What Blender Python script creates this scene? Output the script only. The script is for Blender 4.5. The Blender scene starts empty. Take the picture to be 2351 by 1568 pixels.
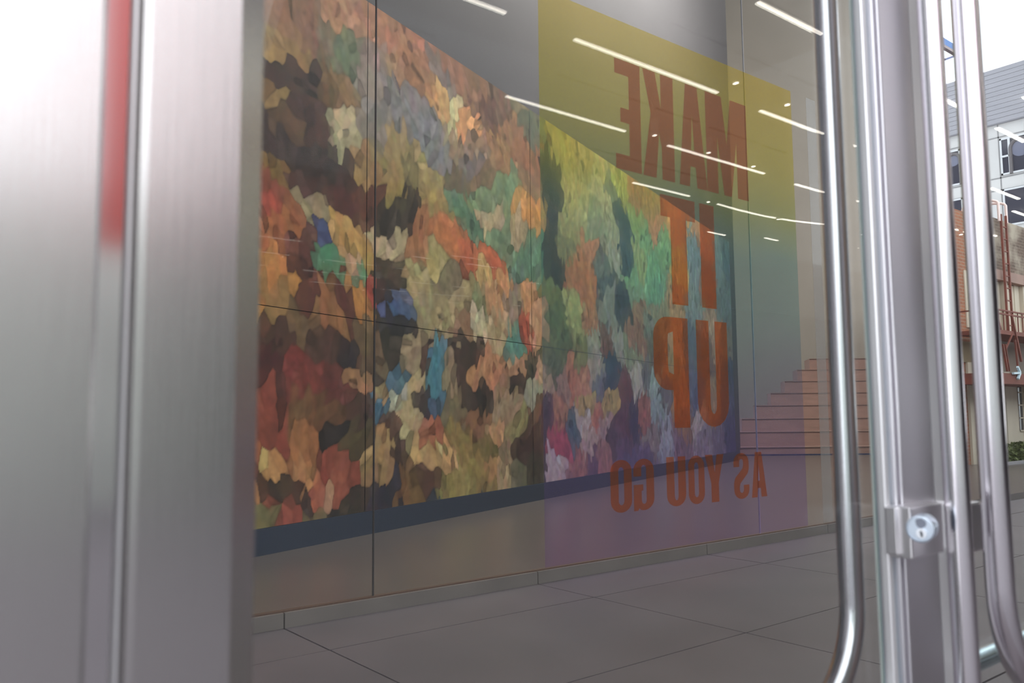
import bpy, bmesh, math, random
import numpy as np
from mathutils import Vector, Matrix

random.seed(7)
SC = bpy.context.scene
COL = SC.collection

# ------------------------------------------------------------------ camera
F_PX, W, H = 1900.0, 2351, 1568
CAM = Vector((0.0, 0.0, 1.4))
zc = Vector((-200.0, -21100.0, 1900.0)).normalized()      # world up seen in camera axes (x right, y down, z forward)
xc = Vector((2390.0, 148.4, 1900.0)).normalized()         # world +x (runs along both glass fronts)
xc = (xc - zc * xc.dot(zc)).normalized()
yc = zc.cross(xc)
R_wc = Matrix((xc, yc, zc))                               # camera axes (y down) -> world
def ray(px, py):
    return R_wc @ Vector((px - W / 2, py - H / 2, F_PX))
def at(px, py, ax, val):
    d = ray(px, py); i = 'xyz'.index(ax)
    return CAM + d * ((val - CAM[i]) / d[i])
def at_plane(px, py, p0, n):
    d = ray(px, py)
    return CAM + d * ((p0 - CAM).dot(n) / d.dot(n))
FW = R_wc @ Vector((0, 0, 1)); FW.z = 0; FW.normalize()
RT = Vector((FW.y, -FW.x, 0))
def fr(X, D, z=0.0):
    return FW * D + RT * X + Vector((0, 0, z))

cam = bpy.data.cameras.new('camera')
cam.sensor_width = 36.0
cam.lens = 36.0 * F_PX / W
cam.clip_start = 0.01; cam.clip_end = 500
cam.dof.use_dof = True
cam.dof.focus_distance = 12.0
cam.dof.aperture_fstop = 7.5
co = bpy.data.objects.new('camera', cam)
COL.objects.link(co)
m3 = Matrix((R_wc @ Vector((1, 0, 0)), R_wc @ Vector((0, -1, 0)), R_wc @ Vector((0, 0, -1)))).transposed()
co.matrix_world = Matrix.Translation(CAM) @ m3.to_4x4()
SC.camera = co

# ------------------------------------------------------------------ world, view, large lights
wd = bpy.data.worlds.new('overcast_sky'); SC.world = wd; wd.use_nodes = True
bg = wd.node_tree.nodes['Background']
bg.inputs[0].default_value = (0.93, 0.96, 1.0, 1)
bg.inputs[1].default_value = 2.5
SC.view_settings.view_transform = 'Standard'
SC.view_settings.look = 'None'
SC.view_settings.exposure = 0.0
SC.view_settings.gamma = 1.0
SC.view_settings.use_curve_mapping = False
SC.cycles.transparent_max_bounces = 24
SC.cycles.max_bounces = 8

def area(name, loc, aim, sx, sy, power, col=(1, 0.93, 0.84)):
    l = bpy.data.lights.new(name, 'AREA'); l.shape = 'RECTANGLE'; l.size = sx; l.size_y = sy
    l.energy = power; l.color = col
    o = bpy.data.objects.new(name, l); COL.objects.link(o)
    o.location = loc
    o.rotation_euler = (Vector(aim) - Vector(loc)).to_track_quat('-Z', 'Y').to_euler()
    return o
area('gallery_light', (4.0, 6.6, 11.0), (4.2, 9.6, 3.0), 6, 2, 400)
area('gallery_light', (10.0, 9.0, 11.5), (10.5, 13.5, 3.0), 7, 2, 500)
area('gallery_light', (17.0, 10.5, 14.0), (20.0, 20.0, 3.0), 8, 2, 1100)
area('gallery_light', (24.0, 16.0, 20.0), (24.0, 24.0, 6.0), 6, 3, 700)
area('gallery_light', (13.0, 8.0, 14.5), (25.0, 22.0, 4.0), 4, 2, 1300)  # unseen fill lamp added to brighten the far wall
area('lobby_fill', (4.5, 3.0, 7.3), (4.5, 3.0, 0), 6, 2.0, 40)  # unseen lamp added to light the lobby paving under the roof

# ------------------------------------------------------------------ helpers
def lin(c):
    return tuple(((v / 255) / 12.92 if v / 255 <= 0.04045 else ((v / 255 + 0.055) / 1.055) ** 2.4) for v in c)
MATS = {}
def mat(name, col=(0.5, 0.5, 0.5), rough=0.6, metal=0.0, emit=0, noise=0.0, nscale=4.0, stretch=(1, 1, 1), bump=0.0, spec=0.5, aniso=0.0):
    m = bpy.data.materials.new(name); m.use_nodes = True
    nt = m.node_tree; b = nt.nodes['Principled BSDF']
    b.inputs['Base Color'].default_value = (*col, 1)
    b.inputs['Roughness'].default_value = rough
    b.inputs['Metallic'].default_value = metal
    b.inputs['Specular IOR Level'].default_value = spec
    if aniso:
        b.inputs['Anisotropic'].default_value = aniso
        tg = nt.nodes.new('ShaderNodeTangent'); tg.direction_type = 'RADIAL'; tg.axis = 'Z'
        nt.links.new(tg.outputs[0], b.inputs['Tangent'])
    if emit:
        b.inputs['Emission Color'].default_value = (*col, 1)
        b.inputs['Emission Strength'].default_value = emit
    if noise or bump:
        tc = nt.nodes.new('ShaderNodeNewGeometry'); mp = nt.nodes.new('ShaderNodeMapping')
        mp.inputs['Scale'].default_value = stretch
        nz = nt.nodes.new('ShaderNodeTexNoise'); nz.inputs['Scale'].default_value = nscale
        nz.inputs['Detail'].default_value = 5
        nt.links.new(tc.outputs['Position'], mp.inputs[0]); nt.links.new(mp.outputs[0], nz.inputs['Vector'])
        if noise:
            rp = nt.nodes.new('ShaderNodeMapRange')
            rp.inputs['From Min'].default_value = 0.3; rp.inputs['From Max'].default_value = 0.7
            rp.inputs['To Min'].default_value = 1 - noise; rp.inputs['To Max'].default_value = 1 + noise
            nt.links.new(nz.outputs[0], rp.inputs[0])
            vm = nt.nodes.new('ShaderNodeVectorMath'); vm.operation = 'SCALE'
            vm.inputs[0].default_value = col
            nt.links.new(rp.outputs[0], vm.inputs['Scale'])
            nt.links.new(vm.outputs[0], b.inputs['Base Color'])
        if bump:
            bp = nt.nodes.new('ShaderNodeBump'); bp.inputs['Strength'].default_value = bump
            bp.inputs['Distance'].default_value = 0.01
            nt.links.new(nz.outputs[0], bp.inputs['Height']); nt.links.new(bp.outputs[0], b.inputs['Normal'])
    MATS[name] = m
    return m

def fresnel_fac(nt, f0, gain):
    g = nt.nodes.new('ShaderNodeNewGeometry')
    d = nt.nodes.new('ShaderNodeVectorMath'); d.operation = 'DOT_PRODUCT'
    nt.links.new(g.outputs['Incoming'], d.inputs[0]); nt.links.new(g.outputs['Normal'], d.inputs[1])
    def mth(op, a, b=None):
        n = nt.nodes.new('ShaderNodeMath'); n.operation = op
        for i, v in enumerate((a, b)):
            if v is None: continue
            if isinstance(v, (int, float)): n.inputs[i].default_value = v
            else: nt.links.new(v, n.inputs[i])
        return n.outputs[0]
    c = mth('ABSOLUTE', d.outputs['Value'])
    p = mth('POWER', mth('SUBTRACT', 1.0, c), 5.0)
    return mth('MULTIPLY', mth('ADD', mth('MULTIPLY', p, 1 - f0), f0), gain)

def glass(name, tint=(0.96, 0.985, 0.975), f0=0.045, gain=1.0, dust=0.0):
    m = bpy.data.materials.new(name); m.use_nodes = True; nt = m.node_tree
    nt.nodes.remove(nt.nodes['Principled BSDF']); out = nt.nodes['Material Output']
    tr = nt.nodes.new('ShaderNodeBsdfTransparent'); tr.inputs[0].default_value = (*tint, 1)
    gl = nt.nodes.new('ShaderNodeBsdfGlossy'); gl.inputs['Roughness'].default_value = 0.0
    mx = nt.nodes.new('ShaderNodeMixShader')
    nt.links.new(fresnel_fac(nt, f0, gain), mx.inputs[0])
    nt.links.new(tr.outputs[0], mx.inputs[1]); nt.links.new(gl.outputs[0], mx.inputs[2])
    last = mx.outputs[0]
    if dust:
        df = nt.nodes.new('ShaderNodeBsdfDiffuse'); df.inputs[0].default_value = (0.7, 0.68, 0.66, 1)
        m2 = nt.nodes.new('ShaderNodeMixShader'); m2.inputs[0].default_value = dust
        nt.links.new(last, m2.inputs[1]); nt.links.new(df.outputs[0], m2.inputs[2]); last = m2.outputs[0]
    nt.links.new(last, out.inputs[0])
    MATS[name] = m
    return m

def world_loc(o):
    v = Vector((0, 0, 0))
    while o: v += o.location; o = o.parent
    return v
def mk(name, bm, m, parent=None, smooth=False, bevel=0.0, **props):
    if bevel:
        bmesh.ops.bevel(bm, geom=list(bm.edges), offset=bevel, segments=2, affect='EDGES', profile=0.6)
    if parent: bmesh.ops.translate(bm, verts=bm.verts, vec=-world_loc(parent))
    bmesh.ops.recalc_face_normals(bm, faces=bm.faces)
    me = bpy.data.meshes.new(name); bm.to_mesh(me); bm.free()
    if m: me.materials.append(m)
    if smooth:
        for p in me.polygons: p.use_smooth = True
        try: me.set_sharp_from_angle(angle=math.radians(40))
        except Exception: pass
    o = bpy.data.objects.new(name, me); COL.objects.link(o)
    if parent: o.parent = parent
    for k, v in props.items(): o[k] = v
    return o
def empty(name, loc=(0, 0, 0), parent=None, **props):
    o = bpy.data.objects.new(name, None); COL.objects.link(o); o.location = loc
    o.empty_display_size = 0.2
    if parent: o.parent = parent
    for k, v in props.items(): o[k] = v
    return o
def thing(name, label, cat, loc=(0, 0, 0), group=None):
    o = empty(name, loc, label=label, category=cat)
    if group: o['group'] = group
    return o
def bx(bm, lo, hi):
    v = [bm.verts.new((x, y, z)) for x in (lo[0], hi[0]) for y in (lo[1], hi[1]) for z in (lo[2], hi[2])]
    for f in ((0, 1, 3, 2), (4, 6, 7, 5), (0, 4, 5, 1), (2, 3, 7, 6), (0, 2, 6, 4), (1, 5, 7, 3)):
        bm.faces.new([v[i] for i in f])
    return bm
def box(lo, hi): return bx(bmesh.new(), lo, hi)
def hexa(bm, b, t):
    vb = [bm.verts.new(p) for p in b]; vt = [bm.verts.new(p) for p in t]
    n = len(b)
    bm.faces.new(vb[::-1]); bm.faces.new(vt)
    for i in range(n):
        bm.faces.new((vb[i], vb[(i + 1) % n], vt[(i + 1) % n], vt[i]))
    return bm
def prism(poly, z0, z1, bm=None):
    bm = bm or bmesh.new()
    return hexa(bm, [(x, y, z0) for x, y in poly], [(x, y, z1) for x, y in poly])
def beam(bm, a, b, w, h=None, up=Vector((0, 0, 1))):
    a = Vector(a); b = Vector(b); h = h or w
    d = (b - a).normalized()
    if abs(d.dot(up)) > 0.98: up = Vector((1, 0, 0))
    s = d.cross(up).normalized() * w / 2; u = s.cross(d).normalized() * h / 2
    return hexa(bm, [a - s - u, a + s - u, a + s + u, a - s + u], [b - s - u, b + s - u, b + s + u, b - s + u])
def tube(bm, pts, r, n=24, caps=True):
    pts = [Vector(p) for p in pts]; rings = []
    prev = None
    for i, p in enumerate(pts):
        d = (pts[min(i + 1, len(pts) - 1)] - pts[max(i - 1, 0)]).normalized()
        if prev is None:
            a = Vector((0, 1, 0)) if abs(d.y) < 0.9 else Vector((1, 0, 0))
            s = d.cross(a).normalized()
        else:
            s = (prev - d * prev.dot(d)).normalized()
        prev = s; t = d.cross(s)
        rings.append([bm.verts.new(p + (s * math.cos(2 * math.pi * k / n) + t * math.sin(2 * math.pi * k / n)) * r) for k in range(n)])
    for a, b in zip(rings, rings[1:]):
        for k in range(n): bm.faces.new((a[k], a[(k + 1) % n], b[(k + 1) % n], b[k]))
    if caps:
        bm.faces.new(rings[0][::-1]); bm.faces.new(rings[-1])
    return bm
def bend(x, y, ztop, zbar, rad, dirx, xend):
    pts = [(x, y, ztop), (x, y, (ztop + zbar) / 2), (x, y, zbar + rad)]
    for k in range(1, 13):
        a = math.pi / 2 * k / 12
        pts.append((x + dirx * rad * (1 - math.cos(a)), y, zbar + rad * (1 - math.sin(a))))
    pts.append((xend, y, zbar))
    return pts

# ------------------------------------------------------------------ materials
STEEL = mat('satin_steel', (0.86, 0.84, 0.86), 0.3, 1.0, bump=0.03, nscale=60, stretch=(8, 8, 0.2))
TUBE = mat('tube_steel', (0.80, 0.77, 0.81), 0.17, 1.0)
FRAME = mat('brushed_frame', (0.63, 0.61, 0.605), 0.24, 1.0, bump=0.04, nscale=90, stretch=(10, 10, 0.15), aniso=0.5)
POLISH = mat('polished_groove', (0.66, 0.64, 0.65), 0.1, 1.0)
STILE = mat('stile_steel', (0.82, 0.80, 0.84), 0.36, 1.0, bump=0.03, nscale=80, stretch=(8, 8, 0.2))
BEAD = mat('light_bead', (0.86, 0.85, 0.87), 0.3, 0.6)
LOCKFACE = mat('lock_face', (0.62, 0.70, 0.80), 0.3, 0.8)
DARK = mat('dark_gap', (0.03, 0.03, 0.035), 0.6)
EDGE = mat('green_glass_edge', (0.30, 0.58, 0.66), 0.15)
GLASS_D = glass('door_glass', (0.965, 0.985, 0.98), 0.045, 0.55, dust=0.012)
GLASS_G = glass('gallery_glass', (0.95, 0.96, 0.965), 0.03, 0.12)
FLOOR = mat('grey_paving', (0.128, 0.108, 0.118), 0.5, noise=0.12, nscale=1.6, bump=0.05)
JOINT = mat('paving_joint', (0.06, 0.05, 0.05), 0.9)
CURB = mat('plinth_stone', (0.19, 0.165, 0.15), 0.5, noise=0.1, nscale=3)
SOFFIT = mat('soffit_grey', (0.52, 0.51, 0.53), 0.8)
WALLG = mat('gallery_wall_grey', (0.095, 0.09, 0.10), 0.8, noise=0.03, nscale=1)
WALLB = mat('beige_wall', (0.36, 0.31, 0.26), 0.8, noise=0.04, nscale=1)
POLF = mat('polished_gallery_floor', (0.13, 0.108, 0.10), 0.28, noise=0.08, nscale=1.2)
BEAMB = mat('blue_grey_base', (0.035, 0.05, 0.085), 0.6)
STAIRW = mat('stair_wood', (0.33, 0.20, 0.165), 0.5, noise=0.12, nscale=2, stretch=(1, 1, 6))
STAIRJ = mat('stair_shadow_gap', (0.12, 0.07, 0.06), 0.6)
STRIPM = mat('strip_glow', (1.0, 0.93, 0.83), 0.5, emit=17)
SPOTM = mat('spot_glow', (1.0, 0.93, 0.82), 0.5, emit=30)
SPOTB = mat('spot_body', (0.75, 0.74, 0.76), 0.5)

# ------------------------------------------------------------------ structure: paving, soffit, glass fronts
YD, YG = 0.48, 5.41
fl = empty('floor', (0, 0, 0), kind='structure')
mk('joint_bed', box((-6, -13.5, -0.12), (14.0, YG, -0.012)), JOINT, fl, kind='structure')
X0s, PX, Y0s, PY = 2.34, 2.225, 3.34, 1.39
for i in range(-3, 6):
    for j in range(-3, 2):
        x0 = X0s + PX * i; y0 = Y0s + PY * j
        x1, y1 = x0 + PX, min(y0 + PY, YG - 0.0)
        if j == 1: y1 = YG
        mk('slab', box((x0 + .006, y0 + .006, -0.06), (x1 - .006, y1 - .006, random.uniform(-0.001, 0.001))), FLOOR, fl)
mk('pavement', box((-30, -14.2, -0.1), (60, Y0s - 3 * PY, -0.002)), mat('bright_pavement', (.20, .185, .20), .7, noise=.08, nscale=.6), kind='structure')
mk('kerb_stone', box((-6, YG - 0.012, 0), (2.335, YG + 0.02, 0.10)), CURB, fl)
for i in range(4):
    mk('kerb_stone', box((2.345 + PX * i, YG - 0.012, 0), (2.335 + PX * (i + 1), YG + 0.02, 0.10)), CURB, fl)

# street beyond
GREY1 = mat('light_concrete', (0.30, 0.29, 0.31), 0.6, noise=0.08, nscale=1)
ASPH = mat('street_asphalt', (0.26, 0.235, 0.24), 0.8, noise=0.1, nscale=2)
mk('street_crossing', box((14.0, -0.83, -0.08), (19.0, 9.06, -0.004)), GREY1, kind='structure')
mk('street_roadway', box((19.0, -0.83, -0.09), (60, 8.3, -0.006)), ASPH, kind='structure')

# soffit over the camera, its strips, slots and spotlights (mirrored in the door glass)
HS = 4.5
sof = mk('ceiling', prism([(1.9, YD - .05), (1.9, -3.0), (5.0, -13.9), (60, -13.9), (60, YD - .05)], HS, HS + .35), SOFFIT, kind='structure')
def soff(px, py):
    p = at(px, py, 'z', HS); return Vector((p.x, 2 * YD - p.y, HS))
strips = [
    ((1020, -27), (1163, 20)), ((1740, -3), (1882, 72)), ((1320, 82), (1645, 207)), ((1163, 214), (1434, 296)),
    ((1745, 248), (1888, 302)), ((1534, 328), (1753, 394)), ((1454, 414), (1582, 446)), ((1825, 418), (1890, 437)),
    ((1618, 530), (1672, 535)), ((1747, 544), (1793, 547)), ((1935, 320), (1962, 331)), ((1938, 450), (1972, 458)),
    ((1942, 563), (1976, 565)), ((2173, 222), (2205, 244)), ((2288, 288), (2351, 320)), ((2262, 430), (2351, 450)),
    ((2188, 523), (2217, 528)), ((2273, 536), (2290, 538)), ((2316, 482), (2372, 492)), ((2342, 218), (2420, 250)),
    ]
where = ['first behind the top edge', 'brightest near the door stile', 'longest above the yellow film', 'over the top of the mural',
         'across the upper right of the yellow film', 'crossing the red lettering', 'short, at the foot of the lettering', 'short, by the door pull',
         'short and far, over the mural corner', 'farthest, beyond the mural end', 'behind the door pull', 'behind the door pull, lower',
         'lowest behind the door pull', 'between the two pulls', 'over the pale building top', 'over the pale building windows',
         'over the brick pier', 'over the dark parapet', 'over the roof hoops of the ladder', 'on the louvred parapet']
def strip(pts, lab):
    mid = (pts[0] + pts[-1]) / 2
    t = thing('strip_light', lab, 'light', mid, 'linear ceiling lights mirrored in the door glass')
    b = bmesh.new(); g = bmesh.new()
    for a, c in zip(pts, pts[1:]):
        beam(b, a + Vector((0, 0, -0.012)), c + Vector((0, 0, -0.012)), 0.05, 0.02)
        beam(g, a + Vector((0, 0, -0.030)), c + Vector((0, 0, -0.030)), 0.026, 0.014)
    mk('housing', b, SPOTB, t); mk('diffuser', g, STRIPM, t)
for (a, b), wlab in zip(strips, where):
    A, B = soff(*a), soff(*b)
    if abs(A.y - B.y) < 1.2: A.y = B.y = (A.y + B.y) / 2     # the strips run parallel to the glass
    strip([A, B], 'white linear ceiling light, ' + wlab)
pts = [soff(1647, 464), soff(1700, 479), soff(1755, 492), soff(1820, 503), soff(1890, 511)]
strip(pts, 'white linear ceiling light that bends, beside the foot of the lettering')

TRACK = mat('slot_dark', (0.05, 0.05, 0.055), 0.7)
slots = [((1540, 50), (1668, 105)), ((1690, 115), (1790, 163)), ((1810, 170), (1892, 207)), ((1280, 168), (1487, 240)),
         ((1507, 247), (1603, 280)), ((1632, 290), (1735, 328)), ((1748, 333), (1806, 350)), ((1355, 342), (1630, 410)), ((930, 60), (1000, 82))]
slab_lab = ['highest in the yellow corner', 'beside the upper spotlight', 'nearest the door pull', 'crossing the letter E', 'crossing the letters K and A',
            'crossing the letter M', 'beyond the lettering', 'low across the lettering', 'above the top edge of the mural']
for (a, b), l in zip(slots, slab_lab):
    A, B = soff(*a), soff(*b); y = (A.y + B.y) / 2
    o = mk('ceiling_slot', box((A.x, y - .012, HS - .012), (B.x, y + .012, HS + .004)), TRACK)
    o['label'] = 'thin dark ceiling slot, ' + l; o['category'] = 'slot'; o['group'] = 'dark slots in the mirrored ceiling'
spots = [((1688, 150), 'under the topmost slot'), ((1806, 202), 'at the corner of the yellow film'), ((1502, 276), 'on the letter K'),
         ((1626, 318), 'on the letter A'), ((1728, 351), 'beside the letter M'), ((1625, 437), 'at the foot of the letter A'),
         ((1786, 479), 'below the lettering on green'), ((1976, 516), 'seen behind the door pull'), ((2205, 516), 'over the brick pier')]
for (p, l) in spots:
    q = soff(*p); t = thing('ceiling_spotlight', 'small ceiling spotlight ' + l, 'light', q, 'ceiling spotlights mirrored in the door glass')
    mk('spot_body', tube(bmesh.new(), [q + Vector((0, 0, 0)), q + Vector((0, 0, -0.16))], 0.04, 16), SPOTB, t, True)
    mk('spot_lens', tube(bmesh.new(), [q + Vector((0, 0, -0.162)), q + Vector((0, 0, -0.172))], 0.018, 16), SPOTM, t)

# lobby roof between the two glass fronts, and its side wall
mk('roof', box((-6, YD + 0.05, 7.5), (12.4, YG + 0.4, 7.8)), SOFFIT, kind='structure')
mk('wall_left', box((-6.2, YD, 0), (-6, YG, 7.5)), SOFFIT, kind='structure')

# gallery glass front: panes with dark joints
gl = empty('window_1', (3.03, YG, 0.1), kind='structure')
xs = [-6.39, -1.68, 3.03, 7.74, 11.25]
for a, b in zip(xs, xs[1:]):
    mk('glass_pane', box((a + .004, YG + 0.02, 0.10), (b - .004, YG + 0.032, 7.5)), GLASS_G, gl)
for a in xs[1:-1]:
    mk('silicone_joint', box((a - .004, YG + 0.018, 0.10), (a + .004, YG + 0.034, 7.5)), JOINT if a < 5 else MATS['soffit_grey'], gl)
mk('base_channel', box((-6, YG + 0.012, 0.092), (11.25, YG + 0.05, 0.112)), mat('channel_brown', (0.12, 0.07, 0.05), 0.5), gl)
fin = empty('pale_band', (9.9, YG + .05, 0.1), label='pale translucent vertical strip between the stairs and the door pull', category='glass')
BANDM = glass('pale_band_film', (0.93, 0.91, 0.90), 0.03, 0.6, dust=0.22)  # thin translucent sheet added as a pale overlay on the steps
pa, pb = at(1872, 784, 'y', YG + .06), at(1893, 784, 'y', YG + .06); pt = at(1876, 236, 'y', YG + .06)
mk('band_sheet', box((pa.x, YG + .05, .1), (pb.x, YG + .054, pt.z)), BANDM, fin)

# ------------------------------------------------------------------ gallery behind the glass
mk('floor_gallery', box((-12, YG + .02, -0.1), (42, 46, 0.1)), POLF, kind='structure')
ZB = 0.35
ML = at(595, 1215, 'z', ZB); MR = at(1690, 1037, 'z', ZB)
du = (MR - ML).normalized(); nrm = Vector((du.y, -du.x, 0))       # towards the viewer
if nrm.dot(CAM - ML) < 0: nrm = -nrm
top = at_plane(1680, 560, MR, nrm); MH = top.z - ZB
S0 = ML - du * 2.6; LEN = (MR - S0).length
back = -nrm
def mp(s, t, d=0.0): return S0 + du * s + Vector((0, 0, t)) + nrm * d
def slab_on(s0, s1, z0, z1, d0, d1):
    b = bmesh.new(); o = Vector((0, 0, -ZB))
    return hexa(b, [mp(s0, z0, d0) + o, mp(s1, z0, d0) + o, mp(s1, z0, d1) + o, mp(s0, z0, d1) + o],
                [mp(s0, z1, d0) + o, mp(s1, z1, d0) + o, mp(s1, z1, d1) + o, mp(s0, z1, d1) + o])
mk('wall_back', slab_on(-6, LEN + 2.85, 0.1, 24, -0.9, -0.6), WALLG, kind='structure')
mk('wall_side', box((-12.2, YG, 0), (-12, 20, 22)), WALLG, kind='structure')
b = bmesh.new()
hexa(b, [fr(-2, 40, .1), fr(18.6, 40, .1), fr(18.6, 40.3, .1), fr(-2, 40.3, .1)], [fr(-2, 40, 24), fr(18.6, 40, 24), fr(18.6, 40.3, 24), fr(-2, 40.3, 24)])
mk('wall_far', b, WALLB, kind='structure')
mk('ceiling_gallery', prism([(-12, YG + .5), (11.3, YG + .5), (36, 17.5), (42, 20), (42, 44), (-12, 44)], 24, 24.2), WALLG, kind='structure')
mk('wall_right', prism([(11.28, 5.42), (36, 17.45), (36, 18.1), (11.28, 6.0)], 0, 22), mat('outer_wall_grey', (0.4, 0.39, 0.4), 0.8), kind='structure')
mk('wall_upper', box((-12, YG + .34, 7.5), (11.4, YG + .6, 22)), SOFFIT, kind='structure')

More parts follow.
